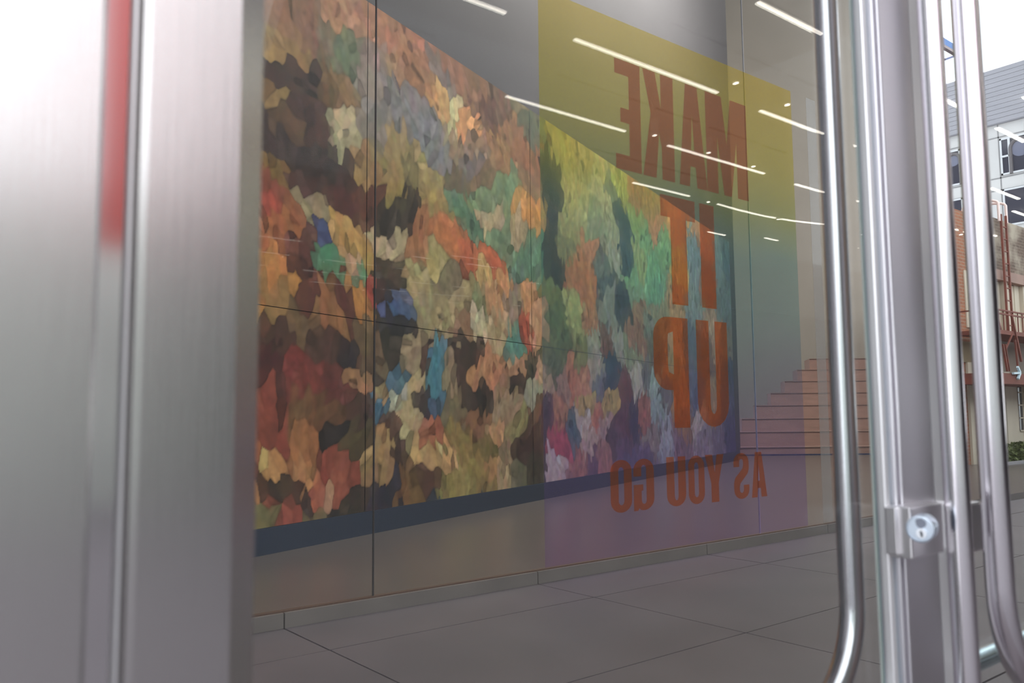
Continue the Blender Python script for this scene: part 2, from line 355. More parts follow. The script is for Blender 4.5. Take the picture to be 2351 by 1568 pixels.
# ---- the long painted mural: a plain abstract stand-in on ten panels, in the colours of the original
A = [ # (px, py, colour) anchors read off the photograph
(640,30,(112,82,66)),(700,20,(104,78,66)),(750,60,(94,84,72)),(790,40,(132,96,74)),(850,60,(128,92,74)),(660,90,(110,88,62)),(620,110,(118,94,62)),
(800,110,(84,92,76)),(900,90,(126,88,70)),(960,110,(122,84,68)),(1020,130,(114,80,68)),(640,160,(62,50,44)),(700,150,(60,48,44)),(740,170,(86,68,54)),
(780,190,(104,84,62)),(870,150,(110,94,88)),(850,200,(112,100,92)),(920,180,(128,98,74)),(900,240,(98,94,96)),(960,200,(118,84,64)),(1000,160,(96,86,84)),
(640,230,(116,94,62)),(690,240,(66,52,46)),(720,280,(70,54,44)),(790,270,(142,126,98)),(780,300,(124,116,92)),(660,290,(80,64,50)),(620,300,(58,48,44)),
(840,270,(100,92,88)),(1000,240,(150,110,70)),(1030,260,(170,146,104)),(1060,280,(158,108,70)),(960,290,(92,92,98)),(1080,320,(110,90,76)),
(1100,180,(104,78,66)),(1120,230,(86,66,62)),(1160,240,(90,72,66)),(1200,250,(98,92,74)),(1180,300,(112,84,66)),(1140,340,(118,88,64)),(1210,360,(114,80,62)),
(1220,300,(78,82,72)),(640,350,(60,50,46)),(690,350,(58,46,42)),(740,370,(56,44,42)),(790,390,(62,46,44)),(800,450,(74,52,46)),(700,420,(66,48,42)),(650,400,(108,84,54)),
(630,450,(110,62,44)),(720,480,(124,110,86)),(830,380,(118,90,62)),(855,450,(82,56,50)),(900,350,(122,104,70)),(900,430,(116,98,64)),(940,400,(98,88,62)),(980,400,(124,106,70)),
(1020,360,(98,96,100)),(1040,330,(112,94,78)),(1080,370,(92,84,84)),(1050,410,(86,76,64)),(1100,400,(98,80,64)),
(1000,470,(122,104,68)),(1060,470,(74,100,84)),(1110,450,(90,106,82)),(1170,440,(84,104,80)),(1190,470,(150,108,58)),(1230,500,(150,104,56)),(1215,440,(106,84,66)),
(1100,520,(70,98,84)),(1150,530,(80,102,84)),(1200,560,(72,100,84)),(1130,500,(138,120,96)),(1190,540,(128,112,90)),(1230,600,(72,100,86)),
(630,500,(128,62,40)),(620,550,(132,78,44)),(680,540,(134,80,46)),(690,570,(76,48,42)),(760,540,(48,66,108)),(790,540,(150,112,62)),(830,560,(152,116,66)),(800,580,(140,100,72)),
(860,590,(142,108,62)),(760,600,(64,108,84)),(850,620,(66,110,86)),(820,600,(150,112,90)),(630,640,(150,98,48)),(660,660,(148,96,48)),(700,640,(74,44,38)),(700,690,(76,44,38)),
(790,690,(78,48,42)),(830,680,(148,98,50)),(870,650,(150,60,48)),(740,700,(120,84,58)),(640,710,(120,94,62)),(680,740,(92,76,60)),(820,740,(90,76,62)),
(900,540,(150,132,104)),(900,500,(52,44,44)),(895,620,(38,32,38)),(890,680,(36,30,36)),(900,740,(38,32,36)),(905,700,(60,78,110)),(950,500,(52,44,44)),(970,540,(130,84,62)),(960,620,(140,126,90)),
(1000,610,(132,120,84)),(980,680,(124,112,86)),(1020,660,(104,96,78)),(1040,700,(128,114,86)),(1060,740,(112,84,70)),(1000,740,(124,112,84)),(1090,730,(150,138,112)),(1090,690,(100,104,78)),
(1040,560,(148,88,58)),(1080,600,(142,74,54)),(1110,620,(150,122,78)),(1140,600,(150,76,52)),(1160,640,(160,110,74)),(1190,620,(76,100,90)),(1130,680,(150,110,80)),(1180,680,(112,98,88)),
(1220,680,(150,106,76)),(1210,740,(140,66,54)),(1140,740,(142,120,94)),(1235,740,(146,110,84)),(1180,770,(70,110,104)),
(640,790,(74,58,56)),(740,780,(76,60,58)),(820,790,(84,68,60)),(680,840,(104,54,44)),(700,870,(104,56,46)),(800,850,(130,94,68)),(790,800,(54,50,58)),(770,870,(84,50,44)),(620,860,(72,50,46)),
(690,930,(96,72,56)),(760,940,(92,68,52)),(620,950,(110,60,46)),(820,940,(70,56,50)),(610,1000,(128,70,50)),(650,1000,(112,60,46)),(700,1000,(134,86,56)),(710,1050,(150,100,66)),
(770,990,(52,44,44)),(770,1050,(124,62,52)),(740,1110,(140,76,60)),(800,1100,(132,66,56)),(775,1100,(150,112,82)),(630,1060,(168,112,66)),(640,1110,(44,46,50)),(640,1150,(110,62,46)),(650,1180,(120,62,48)),
(700,1140,(52,52,50)),(780,1150,(48,48,52)),(820,1130,(58,56,54)),(720,1190,(100,88,68)),(600,1190,(96,88,64)),(825,1010,(74,66,52)),
(870,800,(96,78,66)),(940,810,(132,112,90)),(890,840,(50,46,52)),(880,900,(138,108,76)),(865,930,(54,90,110)),(910,920,(140,134,120)),(905,870,(52,84,104)),(950,880,(148,126,92)),(960,840,(66,48,44)),
(1000,850,(56,104,122)),(1000,900,(58,102,120)),(995,940,(60,78,100)),(940,960,(146,124,92)),(950,1010,(140,118,88)),(975,930,(60,46,46)),(1040,870,(120,104,84)),(1050,930,(100,88,70)),
(900,1000,(78,60,58)),(880,1040,(138,108,72)),(880,1080,(130,100,70)),(890,1110,(54,50,66)),(930,1060,(60,44,46)),(900,1130,(50,50,62)),(1000,1010,(124,70,56)),(1020,1050,(156,120,78)),(970,1070,(160,124,82)),(1060,1000,(120,100,62)),
(950,1130,(100,74,52)),(980,1100,(76,56,50)),(1050,1110,(122,106,66)),(1020,1130,(116,102,64)),(1090,1060,(116,98,62)),(1110,1100,(112,94,62)),(1000,1160,(64,70,80)),(1100,1140,(60,66,74)),
(1080,830,(56,50,50)),(1070,860,(60,52,50)),(1090,850,(150,104,76)),(1130,850,(148,100,74)),(1150,880,(120,92,78)),(1110,900,(52,46,46)),(1180,870,(54,48,50)),(1190,850,(136,100,78)),(1160,920,(124,104,86)),
(1210,850,(60,62,58)),(1220,910,(120,118,104)),(1100,950,(110,78,62)),(1150,980,(150,110,80)),(1130,1010,(96,84,58)),(1170,1030,(110,92,76)),(1190,990,(110,100,72)),(1210,1030,(64,52,52)),(1230,950,(92,70,60)),
(1120,1080,(142,104,72)),(1160,1100,(132,110,86)),(1200,1090,(84,82,70)),(1230,1080,(62,58,56)),(1245,870,(148,118,96)),(1215,1010,(70,56,56)),
(1300,340,(126,112,66)),(1330,360,(122,108,72)),(1260,420,(54,50,54)),(1262,500,(60,52,58)),(1262,580,(58,48,54)),(1280,640,(54,50,56)),(1310,440,(142,124,74)),(1310,520,(134,116,74)),(1300,560,(112,100,70)),
(1340,480,(140,124,82)),(1370,440,(134,124,96)),(1390,480,(140,128,100)),(1360,500,(118,114,90)),(1400,540,(126,118,96)),(1400,440,(90,92,82)),(1380,400,(128,118,84)),(1430,500,(54,64,74)),(1435,600,(56,66,78)),(1430,700,(56,60,72)),
(1410,600,(124,118,102)),(1385,620,(90,90,88)),(1340,600,(150,86,54)),(1360,640,(156,88,54)),(1330,660,(148,84,56)),(1355,560,(154,92,64)),(1340,720,(142,88,62)),(1320,700,(140,130,80)),(1400,680,(110,106,100)),(1395,660,(70,76,82)),
(1275,680,(94,94,62)),(1280,740,(82,88,64)),(1290,800,(80,84,64)),(1265,850,(78,82,66)),(1320,760,(128,124,78)),(1330,800,(104,98,66)),(1310,860,(148,86,68)),(1340,880,(160,98,78)),(1390,790,(96,66,62)),(1360,790,(132,124,108)),
(1370,830,(130,118,108)),(1400,830,(52,66,80)),(1400,880,(54,64,80)),(1380,870,(92,92,104)),(1420,800,(124,118,110)),(1350,910,(146,122,70)),(1400,925,(142,118,70)),(1290,880,(130,96,88)),(1250,960,(70,54,64)),
(1290,950,(140,92,70)),(1290,1000,(142,56,70)),(1285,1070,(156,136,128)),(1320,980,(64,84,92)),(1345,960,(150,136,126)),(1350,1010,(148,126,114)),(1370,960,(150,90,72)),(1325,1060,(130,86,78)),(1385,1070,(128,88,84)),(1390,980,(138,112,108)),
(1410,1010,(76,60,72)),(1435,900,(92,58,64)),(1430,970,(84,56,70)),(1440,1030,(82,64,84)),(1310,1100,(120,84,80)),(1360,1090,(84,66,84)),
(1460,440,(120,84,66)),(1490,470,(120,90,62)),(1430,430,(122,120,72)),(1460,500,(106,118,78)),(1480,540,(96,122,88)),(1500,530,(144,92,68)),(1470,590,(116,122,84)),(1450,640,(98,128,96)),(1500,620,(92,126,94)),(1520,580,(96,122,88)),(1510,660,(88,120,98)),
(1460,680,(98,112,94)),(1470,720,(126,92,76)),(1490,740,(100,100,92)),(1460,780,(122,84,72)),(1450,820,(108,110,90)),(1500,800,(90,84,76)),(1520,720,(116,104,84)),(1550,520,(170,104,60)),(1560,600,(160,130,70)),(1555,700,(140,104,74)),
(1550,780,(150,110,76)),(1590,600,(96,104,112)),(1590,700,(104,110,112)),(1620,560,(150,96,70)),(1625,640,(120,84,72)),(1650,600,(92,100,104)),(1665,680,(84,92,96)),(1670,600,(70,82,92)),(1640,780,(140,110,90)),(1670,800,(100,92,84)),
(1590,780,(80,88,100)),(1620,820,(98,78,70)),(1540,840,(130,104,70)),(1480,860,(86,84,88)),(1500,880,(120,134,132)),(1510,930,(112,128,128)),(1460,880,(138,130,120)),(1480,940,(130,80,72)),(1460,960,(60,56,76)),(1530,900,(92,86,92)),
(1500,1000,(110,100,98)),(1530,1030,(120,124,132)),(1560,920,(140,100,66)),(1570,960,(120,88,70)),(1600,900,(76,80,104)),(1610,960,(140,130,128)),(1640,930,(126,100,76)),(1670,930,(72,74,96)),(1560,1030,(104,84,96)),(1620,1010,(110,100,112)),
(1650,1010,(92,84,100)),(1680,980,(66,64,90)),(1680,850,(62,70,88)),(1480,1050,(84,72,96)),(1450,1060,(80,72,96)),
]
haze = np.array([0.026, 0.026, 0.030])
anc = []
for px, py, c in A:
    p = at_plane(px, py, MR, nrm)
    s = (p - S0).dot(du); t = p.z - ZB
    v = np.maximum(np.array(lin(c)) - haze, 0.008) * 3.0
    v = v * .8 + v.mean() * .2
    anc.append((s, t, *np.clip(v, 0.012, 0.85)))
for s, t, c in ((0.4, 4.8, (.12, .08, .05)), (0.6, 3.2, (.3, .22, .1)), (0.5, 1.6, (.1, .07, .05)), (1.0, 5.2, (.2, .1, .07)), (1.4, 2.4, (.35, .18, .06)), (.9, .7, (.08, .06, .05))):
    anc.append((s, t, *c))
anc = np.array(anc)
rng = np.random.default_rng(5)
# painted cells: jittered points, finer where anchors are dense
NS = 9500
sx_ = rng.uniform(0, LEN, NS); st_ = rng.uniform(0, MH, NS)
d2 = ((sx_[:, None] - anc[None, :, 0]) * 0.8) ** 2 + (st_[:, None] - anc[None, :, 1]) ** 2
d2 *= np.exp(rng.normal(0, 0.25, d2.shape))
near = np.argmin(d2, 1)
wgt = 1 / (d2 + .02) ** 2; avg = wgt @ anc[:, 2:5] / wgt.sum(1)[:, None]
scol = (anc[near, 2:5] * .65 + avg * .35) * np.exp(rng.normal(0, 0.10, (NS, 1))) * np.exp(rng.normal(0, 0.05, (NS, 3)))
flip = rng.random(NS)
scol[flip < 0.05] *= 0.6
scol[flip > 0.95] = np.clip(scol[flip > 0.95] * 1.3 + 0.01, 0, 0.9)
def wob(s, t, k, a):
    return a * (np.sin(s * k + 1.3 * np.sin(t * k * 0.7 + 1)) + 0.5 * np.sin(t * k * 2.1 + s * k * 0.6 + 2))
def cells(s, t):
    ws = s + wob(t, s, 2.3, 0.09) + wob(t + 3, s, 7.1, 0.022)
    wt = t + wob(s, t, 2.0, 0.10) + wob(s, t + 5, 6.3, 0.022)
    # grid-bucketed nearest two sites
    G = 0.5; nx, ny = int(LEN / G) + 1, int(MH / G) + 1
    out = np.zeros((len(s), 3)); edge = np.zeros(len(s)); loc = np.zeros(len(s))
    bi = np.clip((ws / G).astype(int), 0, nx - 1); bj = np.clip((wt / G).astype(int), 0, ny - 1)
    key = bi * ny + bj; order = np.argsort(key, kind='stable'); ks = key[order]
    bounds = np.searchsorted(ks, np.arange(nx * ny + 1))
    for k in range(nx * ny):
        idx = order[bounds[k]:bounds[k + 1]]
        if not len(idx): continue
        i, j = divmod(k, ny); cx, cy = (i + .5) * G, (j + .5) * G
        sel = np.where((abs(sx_ - cx) < G * 1.4) & (abs(st_ - cy) < G * 1.4))[0]
        dd = ((ws[idx, None] - sx_[sel]) * 1.25) ** 2 + ((wt[idx, None] - st_[sel]) * 0.85) ** 2
        ap = np.argpartition(dd, 1, axis=1)[:, :2]; pr = np.take_along_axis(dd, ap, 1)
        sw = pr[:, 0] > pr[:, 1]; ap[sw] = ap[sw][:, ::-1]; pr[sw] = pr[sw][:, ::-1]
        ca, cb_ = scol[sel][ap[:, 0]], scol[sel][ap[:, 1]]
        dif = np.clip(np.abs(np.log(ca) - np.log(cb_)).mean(1) / .7, 0, 1)
        gap = np.sqrt(pr[:, 1]) - np.sqrt(pr[:, 0])
        # soft blend across like-coloured neighbours, crisp dark line between unlike ones
        w = (0.5 * np.clip(1 - gap / .09, 0, 1) * (1 - dif))[:, None]
        out[idx] = ca * (1 - w) + cb_ * w; edge[idx] = np.where(gap < .035, 1 - dif * (1 - gap / .035), 1); loc[idx] = np.sqrt(pr[:, 0])
    return out, edge, loc
PAINT = bpy.data.materials.new('mural_paint'); PAINT.use_nodes = True
nt = PAINT.node_tree; bs = nt.nodes['Principled BSDF']; bs.inputs['Roughness'].default_value = 0.75
at_n = nt.nodes.new('ShaderNodeAttribute'); at_n.attribute_name = 'paint'
nz = nt.nodes.new('ShaderNodeTexNoise'); nz.inputs['Scale'].default_value = 9; nz.inputs['Detail'].default_value = 8
tc = nt.nodes.new('ShaderNodeNewGeometry'); nt.links.new(tc.outputs['Position'], nz.inputs['Vector'])
mr_ = nt.nodes.new('ShaderNodeMapRange'); mr_.inputs['From Min'].default_value = .3; mr_.inputs['From Max'].default_value = .7
mr_.inputs['To Min'].default_value = .78; mr_.inputs['To Max'].default_value = 1.22
nt.links.new(nz.outputs[0], mr_.inputs[0])
vm = nt.nodes.new('ShaderNodeVectorMath'); vm.operation = 'SCALE'
nt.links.new(at_n.outputs['Color'], vm.inputs[0]); nt.links.new(mr_.outputs[0], vm.inputs['Scale']); nt.links.new(vm.outputs[0], bs.inputs['Base Color'])

mural = thing('painted_mural', 'long painted wall mural in earth and teal colours standing on a dark blue base', 'mural', mp(LEN / 2, -ZB + .1))
base = slab_on(0, LEN + .15, 0.1, ZB, -0.35, 0.02)
mk('mural_base', base, BEAMB, mural)
mk('mural_backing', slab_on(0, LEN, ZB, ZB + MH, -0.35, -0.05), BEAMB, mural)
def s_of(px, py): return (at_plane(px, py, MR, nrm) - S0).dot(du)
c1 = s_of(838, 1100); c2 = s_of(1243, 1000)
cols = [0, c1, c2, s_of(1441, 950), s_of(1585, 950), LEN]
cols = [0, c1] + [c1 + (LEN - c1) * k / 4 for k in (1, 2, 3, 4)]
TS = at_plane(1243, 795, MR, nrm).z - ZB
rows = [0, TS, MH]
for ci in range(5):
    for ri in range(2):
        a, b_, c, d = cols[ci] + .006, cols[ci + 1] - .006, rows[ri] + .004, rows[ri + 1] - .004
        step = (0.013, 0.017, 0.022, 0.028, 0.034)[ci]
        nsx = int((b_ - a) / step) + 1; nty = int((d - c) / step) + 1
        S = np.linspace(a, b_, nsx); T = np.linspace(c, d, nty)
        SS, TT = np.meshgrid(S, T, indexing='ij'); ss, tt = SS.ravel(), TT.ravel()
        colr, e, lc = cells(ss, tt)
        shade = 0.55 + 0.45 * e
        shade *= 1.03 - 0.25 * np.clip(lc, 0, .4)
        colr = colr * shade[:, None]
        pos = np.array([S0.x, S0.y, ZB]) + ss[:, None] * np.array([du.x, du.y, 0]) + tt[:, None] * np.array([0, 0, 1.0])
        pos -= np.array(world_loc(mural)[:])
        ii = np.arange(nsx * nty).reshape(nsx, nty)
        fcs = np.stack([ii[:-1, :-1].ravel(), ii[1:, :-1].ravel(), ii[1:, 1:].ravel(), ii[:-1, 1:].ravel()], 1)
        me = bpy.data.meshes.new('mural_panel')
        me.vertices.add(len(pos)); me.vertices.foreach_set('co', pos.ravel())
        me.loops.add(fcs.size); me.loops.foreach_set('vertex_index', fcs.ravel())
        me.polygons.add(len(fcs)); me.polygons.foreach_set('loop_start', np.arange(0, fcs.size, 4))
        me.update(calc_edges=True)
        at_ = me.color_attributes.new('paint', 'FLOAT_COLOR', 'POINT')
        at_.data.foreach_set('color', np.concatenate([colr, np.ones((len(colr), 1))], 1).astype(np.float32).ravel())
        me.materials.append(PAINT)
        o = bpy.data.objects.new('mural_panel', me); COL.objects.link(o); o.parent = mural

# ---- wooden bleacher stairs beyond the mural
ys = [1023, 988, 958, 928, 900, 873, 847, 822]
xl = [1560, 1640, 1699, 1733, 1767, 1800, 1830, 1859]
stairs = thing('bleacher_stairs', 'broad pinkish wooden steps rising beyond the end of the mural', 'stairs', fr(9, 27, .1))
HOR = 947
D = 26.0
for k, (yy, xx) in enumerate(zip(ys, xl)):
    z = 1.4 - (yy - HOR) * D / F_PX
    X0 = (xx - W / 2) / F_PX * D; X1 = 0.465 * D
    b = bmesh.new()
    hexa(b, [fr(X0, D, .1), fr(X1, D, .1), fr(X1 + .5, D + 1.4, .1), fr(X0 + .3, D + 1.4, .1)],
         [fr(X0, D, z), fr(X1, D, z), fr(X1 + .5, D + 1.4, z), fr(X0 + .3, D + 1.4, z)])
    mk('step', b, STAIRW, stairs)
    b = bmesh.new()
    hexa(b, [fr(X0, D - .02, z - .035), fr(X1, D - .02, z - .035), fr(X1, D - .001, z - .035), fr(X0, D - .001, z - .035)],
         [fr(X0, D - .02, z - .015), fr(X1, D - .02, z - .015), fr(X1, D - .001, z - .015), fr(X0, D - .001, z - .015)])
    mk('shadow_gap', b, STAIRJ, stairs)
    D += 0.75
b = bmesh.new()
hexa(b, [fr(6.2, 25.9, .1), fr(11.9, 25.9, .1), fr(11.9, 25.98, .1), fr(6.2, 25.98, .1)], [fr(6.2, 25.9, .14), fr(11.9, 25.9, .14), fr(11.9, 25.98, .14), fr(6.2, 25.98, .14)])
mk('base_strip', b, mat('base_blue', (0.03, 0.04, 0.10), .5), stairs)
# floor socket below the lettering
q = at(1579, 1188, 'z', .1)

# ------------------------------------------------------------------ translucent film with lettering on the gallery glass
YF = YG + 0.012
fx0 = at(1245, 784, 'y', YF).x; fx1 = at(1838, 784, 'y', YF).x
fz0 = 0.12; fz1 = at(1820, 212, 'y', YF).z
def film(name, ramp, fac, tfac, low=.45):
    m = bpy.data.materials.new(name); m.use_nodes = True; nt = m.node_tree
    nt.nodes.remove(nt.nodes['Principled BSDF']); out = nt.nodes['Material Output']
    g = nt.nodes.new('ShaderNodeNewGeometry'); sp = nt.nodes.new('ShaderNodeSeparateXYZ'); nt.links.new(g.outputs['Position'], sp.inputs[0])
    nz = nt.nodes.new('ShaderNodeTexNoise'); nz.inputs['Scale'].default_value = .7; nt.links.new(g.outputs['Position'], nz.inputs['Vector'])
    mr = nt.nodes.new('ShaderNodeMapRange'); mr.inputs['From Min'].default_value = fz0; mr.inputs['From Max'].default_value = fz1
    nt.links.new(sp.outputs['Z'], mr.inputs[0])
    ad = nt.nodes.new('ShaderNodeMath'); ad.operation = 'MULTIPLY_ADD'; ad.inputs[1].default_value = .16
    nt.links.new(nz.outputs[0], ad.inputs[0]); nt.links.new(mr.outputs[0], ad.inputs[2])
    sb = nt.nodes.new('ShaderNodeMath'); sb.operation = 'SUBTRACT'; sb.inputs[1].default_value = .08; nt.links.new(ad.outputs[0], sb.inputs[0])
    cr = nt.nodes.new('ShaderNodeValToRGB'); e = cr.color_ramp
    e.elements[0].position = ramp[0][0]; e.elements[0].color = (*ramp[0][1], 1)
    e.elements[1].position = ramp[-1][0]; e.elements[1].color = (*ramp[-1][1], 1)
    for p, c in ramp[1:-1]:
        x = e.elements.new(p); x.color = (*c, 1)
    nt.links.new(sb.outputs[0], cr.inputs[0])
    mixc = nt.nodes.new('ShaderNodeMix'); mixc.data_type = 'RGBA'; mixc.inputs['Factor'].default_value = tfac
    mixc.inputs['A'].default_value = (1, 1, 1, 1); nt.links.new(cr.outputs[0], mixc.inputs['B'])
    tr = nt.nodes.new('ShaderNodeBsdfTransparent'); nt.links.new(mixc.outputs['Result'], tr.inputs[0])
    tl = nt.nodes.new('ShaderNodeBsdfTranslucent'); nt.links.new(cr.outputs[0], tl.inputs[0])
    df = nt.nodes.new('ShaderNodeBsdfDiffuse'); nt.links.new(cr.outputs[0], df.inputs[0])
    m1 = nt.nodes.new('ShaderNodeMixShader'); m1.inputs[0].default_value = .4
    nt.links.new(df.outputs[0], m1.inputs[1]); nt.links.new(tl.outputs[0], m1.inputs[2])
    m2 = nt.nodes.new('ShaderNodeMixShader'); fr_ = nt.nodes.new('ShaderNodeMapRange'); fr_.inputs['From Min'].default_value = .5; fr_.inputs['From Max'].default_value = .8
    fr_.inputs['To Min'].default_value = fac * low; fr_.inputs['To Max'].default_value = fac; nt.links.new(sb.outputs[0], fr_.inputs[0]); nt.links.new(fr_.outputs[0], m2.inputs[0])
    nt.links.new(tr.outputs[0], m2.inputs[1]); nt.links.new(m1.outputs[0], m2.inputs[2])
    nt.links.new(m2.outputs[0], out.inputs[0])
    return m
FILM = film('gradient_film', [(0.0, (.62, .42, .80)), (.14, (.46, .36, .80)), (.3, (.42, .48, .72)), (.45, (.34, .62, .66)), (.58, (.30, .60, .56)),
                              (.68, (.50, .62, .18)), (.80, (.74, .66, .07)), (1.0, (.92, .70, .07))], .22, .58)
INK = film('red_film_letters', [(0, (.95, .24, .01)), (.5, (.95, .22, .02)), (.62, (.70, .26, .15)), (1, (.60, .27, .23))], .25, .74, .60)
banner = thing('window_film', 'large translucent gradient window film, yellow above and violet below, with red mirrored lettering', 'sign', ((fx0 + fx1) / 2, YF, fz0))
def sheet(x0, x1, z0, z1, y):
    b = bmesh.new(); b.faces.new([b.verts.new(v) for v in ((x0, y, z0), (x1, y, z0), (x1, y, z1), (x0, y, z1))]); return b
mk('film_sheet', sheet(fx0, fx1, fz0, fz1, YF), FILM, banner)

def arc(cx, cy, rx, ry, a0, a1, n=8):
    return [(cx + rx * math.cos(math.radians(a0 + (a1 - a0) * i / n)), cy + ry * math.sin(math.radians(a0 + (a1 - a0) * i / n))) for i in range(n + 1)]
def rrect(x0, y0, x1, y1, rx, ry):
    return arc(x1 - rx, y0 + ry, rx, ry, -90, 0) + arc(x1 - rx, y1 - ry, rx, ry, 0, 90) + arc(x0 + rx, y1 - ry, rx, ry, 90, 180) + arc(x0 + rx, y0 + ry, rx, ry, 180, 270)
GLY = {
 'E': [[(0, 0), (1, 0), (1, .135), (.46, .135), (.46, .43), (.80, .43), (.80, .56), (.46, .56), (.46, .865), (1, .865), (1, 1), (0, 1)]],
 'K': [[(0, 0), (.42, 0), (.42, .30), (.50, .43), (.62, 0), (1.04, 0), (.76, .60), (1.0, 1), (.60, 1), (.42, .66), (.42, 1), (0, 1)]],
 'A': [[(0, 0), (.30, 1), (.72, 1), (1, 0), (.64, 0), (.60, .20), (.41, .20), (.37, 0)], [(.445, .36), (.565, .36), (.505, .72)]],
 'M': [[(0, 0), (0, 1), (.40, 1), (.51, .52), (.62, 1), (1, 1), (1, 0), (.74, 0), (.74, .58), (.60, 0), (.42, 0), (.27, .58), (.27, 0)]],
 'I': [[(0, 0), (1, 0), (1, 1), (0, 1)]],
 'T': [[(.27, 0), (.73, 0), (.73, .80), (1, .80), (1, 1), (0, 1), (0, .80), (.27, .80)]],
 'U': [arc(.5, .22, .5, .22, 180, 360) + [(1, 1), (.60, 1)] + arc(.5, .22, .10, .10, 360, 180) + [(.40, 1), (0, 1)]],
 'P': [[(0, 0), (.46, 0), (.46, .34)] + arc(.6, .52, .4, .18, -90, 0) + arc(.6, .82, .4, .18, 0, 90) + [(0, 1)],
       [(.44, .48), (.58, .50), (.60, .56), (.60, .80), (.58, .85), (.44, .87)]],
 'O': [rrect(0, 0, 1, 1, .5, .22), rrect(.37, .14, .63, .86, .13, .08)],
 'G': [arc(.5, .22, .5, .22, 180, 290) + [(.74, .05), (.80, 0), (1, 0), (1, .50), (.54, .50), (.54, .38), (.62, .38), (.62, .22)] + arc(.5, .2, .12, .08, 0, -180) + arc(.5, .8, .12, .08, 180, 0)
       + [(.62, .66), (1, .66)] + arc(.5, .78, .5, .22, 0, 180)],
 'Y': [[(.30, 0), (.70, 0), (.70, .40), (1, 1), (.62, 1), (.50, .62), (.38, 1), (0, 1), (.30, .40)]],
 'S': [[(0, .30), (0, .20)] + arc(.5, .2, .5, .2, 180, 360) + [(1, .34), (.92, .46), (.42, .66), (.37, .74)] + arc(.5, .80, .13, .07, 180, 0) + [(.63, .70), (1, .70), (1, .80)]
       + arc(.5, .80, .5, .20, 0, 180) + [(0, .66), (.08, .55), (.58, .34), (.63, .26)] + arc(.5, .20, .13, .07, 0, -180) + [(.37, .30)]],
}
def letter(ch, pr, pl, ptop, pbot):
    # right edge px, left edge px, top and bottom px on the film plane, at the letter's centre column
    pm = (pr + pl) / 2
    xr = at(pr, (ptop + pbot) / 2, 'y', YF).x; xl_ = at(pl, (ptop + pbot) / 2, 'y', YF).x
    z1 = at(pm, ptop, 'y', YF).z; z0 = at(pm, pbot, 'y', YF).z
    return ch, xr, xl_, z0, z1
raw = [letter('M', 1714, 1621, 228, 447), letter('A', 1620, 1557, 196, 428), letter('K', 1546, 1477, 171, 410), letter('E', 1470, 1412, 145, 396),
       letter('I', 1641, 1608, 470, 707), letter('T', 1597, 1518, 456, 700),
       letter('U', 1671, 1600, 735, 980), letter('P', 1581, 1501, 731, 983),
       letter('A', 1759, 1724, 1038, 1138), letter('S', 1719, 1684, 1040, 1142),
       letter('Y', 1662, 1619, 1042, 1153), letter('O', 1617, 1580, 1045, 1160), letter('U', 1574, 1530, 1048, 1166),
       letter('G', 1501, 1454, 1054, 1172), letter('O', 1450, 1401, 1056, 1177)]
def level(idx):
    z0 = sum(raw[i][3] for i in idx) / len(idx); z1 = sum(raw[i][4] for i in idx) / len(idx)
    for i in idx:
        c = raw[i]; raw[i] = (c[0], c[1], c[2], z0, z1)
for idx in ((0, 1, 2, 3), (4, 5), (6, 7), (8, 9, 10, 11, 12, 13, 14)): level(idx)
for ch, xr, xl_, z0, z1 in raw:
    cu = bpy.data.curves.new('letter', 'CURVE'); cu.dimensions = '2D'; cu.fill_mode = 'FRONT'
    for loop in GLY[ch]:
        sp = cu.splines.new('POLY'); sp.points.add(len(loop) - 1); sp.use_cyclic_u = True
        for i, (u, v) in enumerate(loop): sp.points[i].co = (u, v, 0, 1)
    tmp = bpy.data.objects.new('tmp', cu); COL.objects.link(tmp)
    me = bpy.data.meshes.new_from_object(tmp.evaluated_get(bpy.context.evaluated_depsgraph_get()))
    bpy.data.objects.remove(tmp)
    me.name = 'letter'
    loc = world_loc(banner)
    for v in me.vertices:
        u, w_ = v.co.x, v.co.y
        v.co = (xr + (xl_ - xr) * u - loc.x, YF - 0.004 - loc.y, z0 + (z1 - z0) * w_ - loc.z)
    me.materials.clear(); me.materials.append(INK)
    o = bpy.data.objects.new('letter', me); COL.objects.link(o); o.parent = banner

# ------------------------------------------------------------------ near door fronts
ZT = 3.4
# left jamb
def X(px, y): return at(px, 784, 'y', y).x
jamb = empty('trim_1', (0.05, 0.45, 0), kind='structure')
xj = X(222, .40)
mk('jamb_face', prism([(-0.35, .40), (xj - .002, .40), (xj, .402), (xj, .46), (-0.35, .46)], 0, ZT), FRAME, jamb)
xg0, xg1 = xj, X(281, .43)
mk('jamb_groove', box((xg0, .430, 0), (xg1 + .002, .50, ZT)), POLISH, jamb)
d1 = empty('door_1', (0.15, YD, 0), kind='structure')
xb0, xb1 = X(280, .426), X(297, .426)
mk('edge_bead', prism([(xb0, .4295), (xb0 + .001, .426), (xb1 - .0008, .426), (xb1, .4295)], 0.01, ZT), BEAD, d1)
xs0, xs1, xs2 = xb1, X(541, .425), X(593, .455)
mk('hinge_stile', prism([(xs0, .4275), (xs0 + .002, .4255), (xs0 + .006, .425), (xs1, .425), (xs2, .455), (xs2, .495), (xs0, .495)], 0.01, ZT), FRAME, d1)
xe_ = X(2005, YD)
mk('glass_pane', box((xs2 + .001, YD - .005, .01), (xe_, YD + .005, ZT)), GLASS_D, d1)
mk('glass_edge', box((xe_ + .0004, YD - .006, .01), (X(2017, .474), YD + .006, ZT)), EDGE, d1, label='blue-green polished glass edge')
mk('far_bead', box((X(1984, .49), YD + .0065, .01), (X(2003, .49), YD + .009, ZT)), MATS['green_bead'] if 'green_bead' in MATS else mat('green_bead', (.74, .80, .76), .45), d1)
xa, xc_ = X(2016, .468), X(2026, .468)
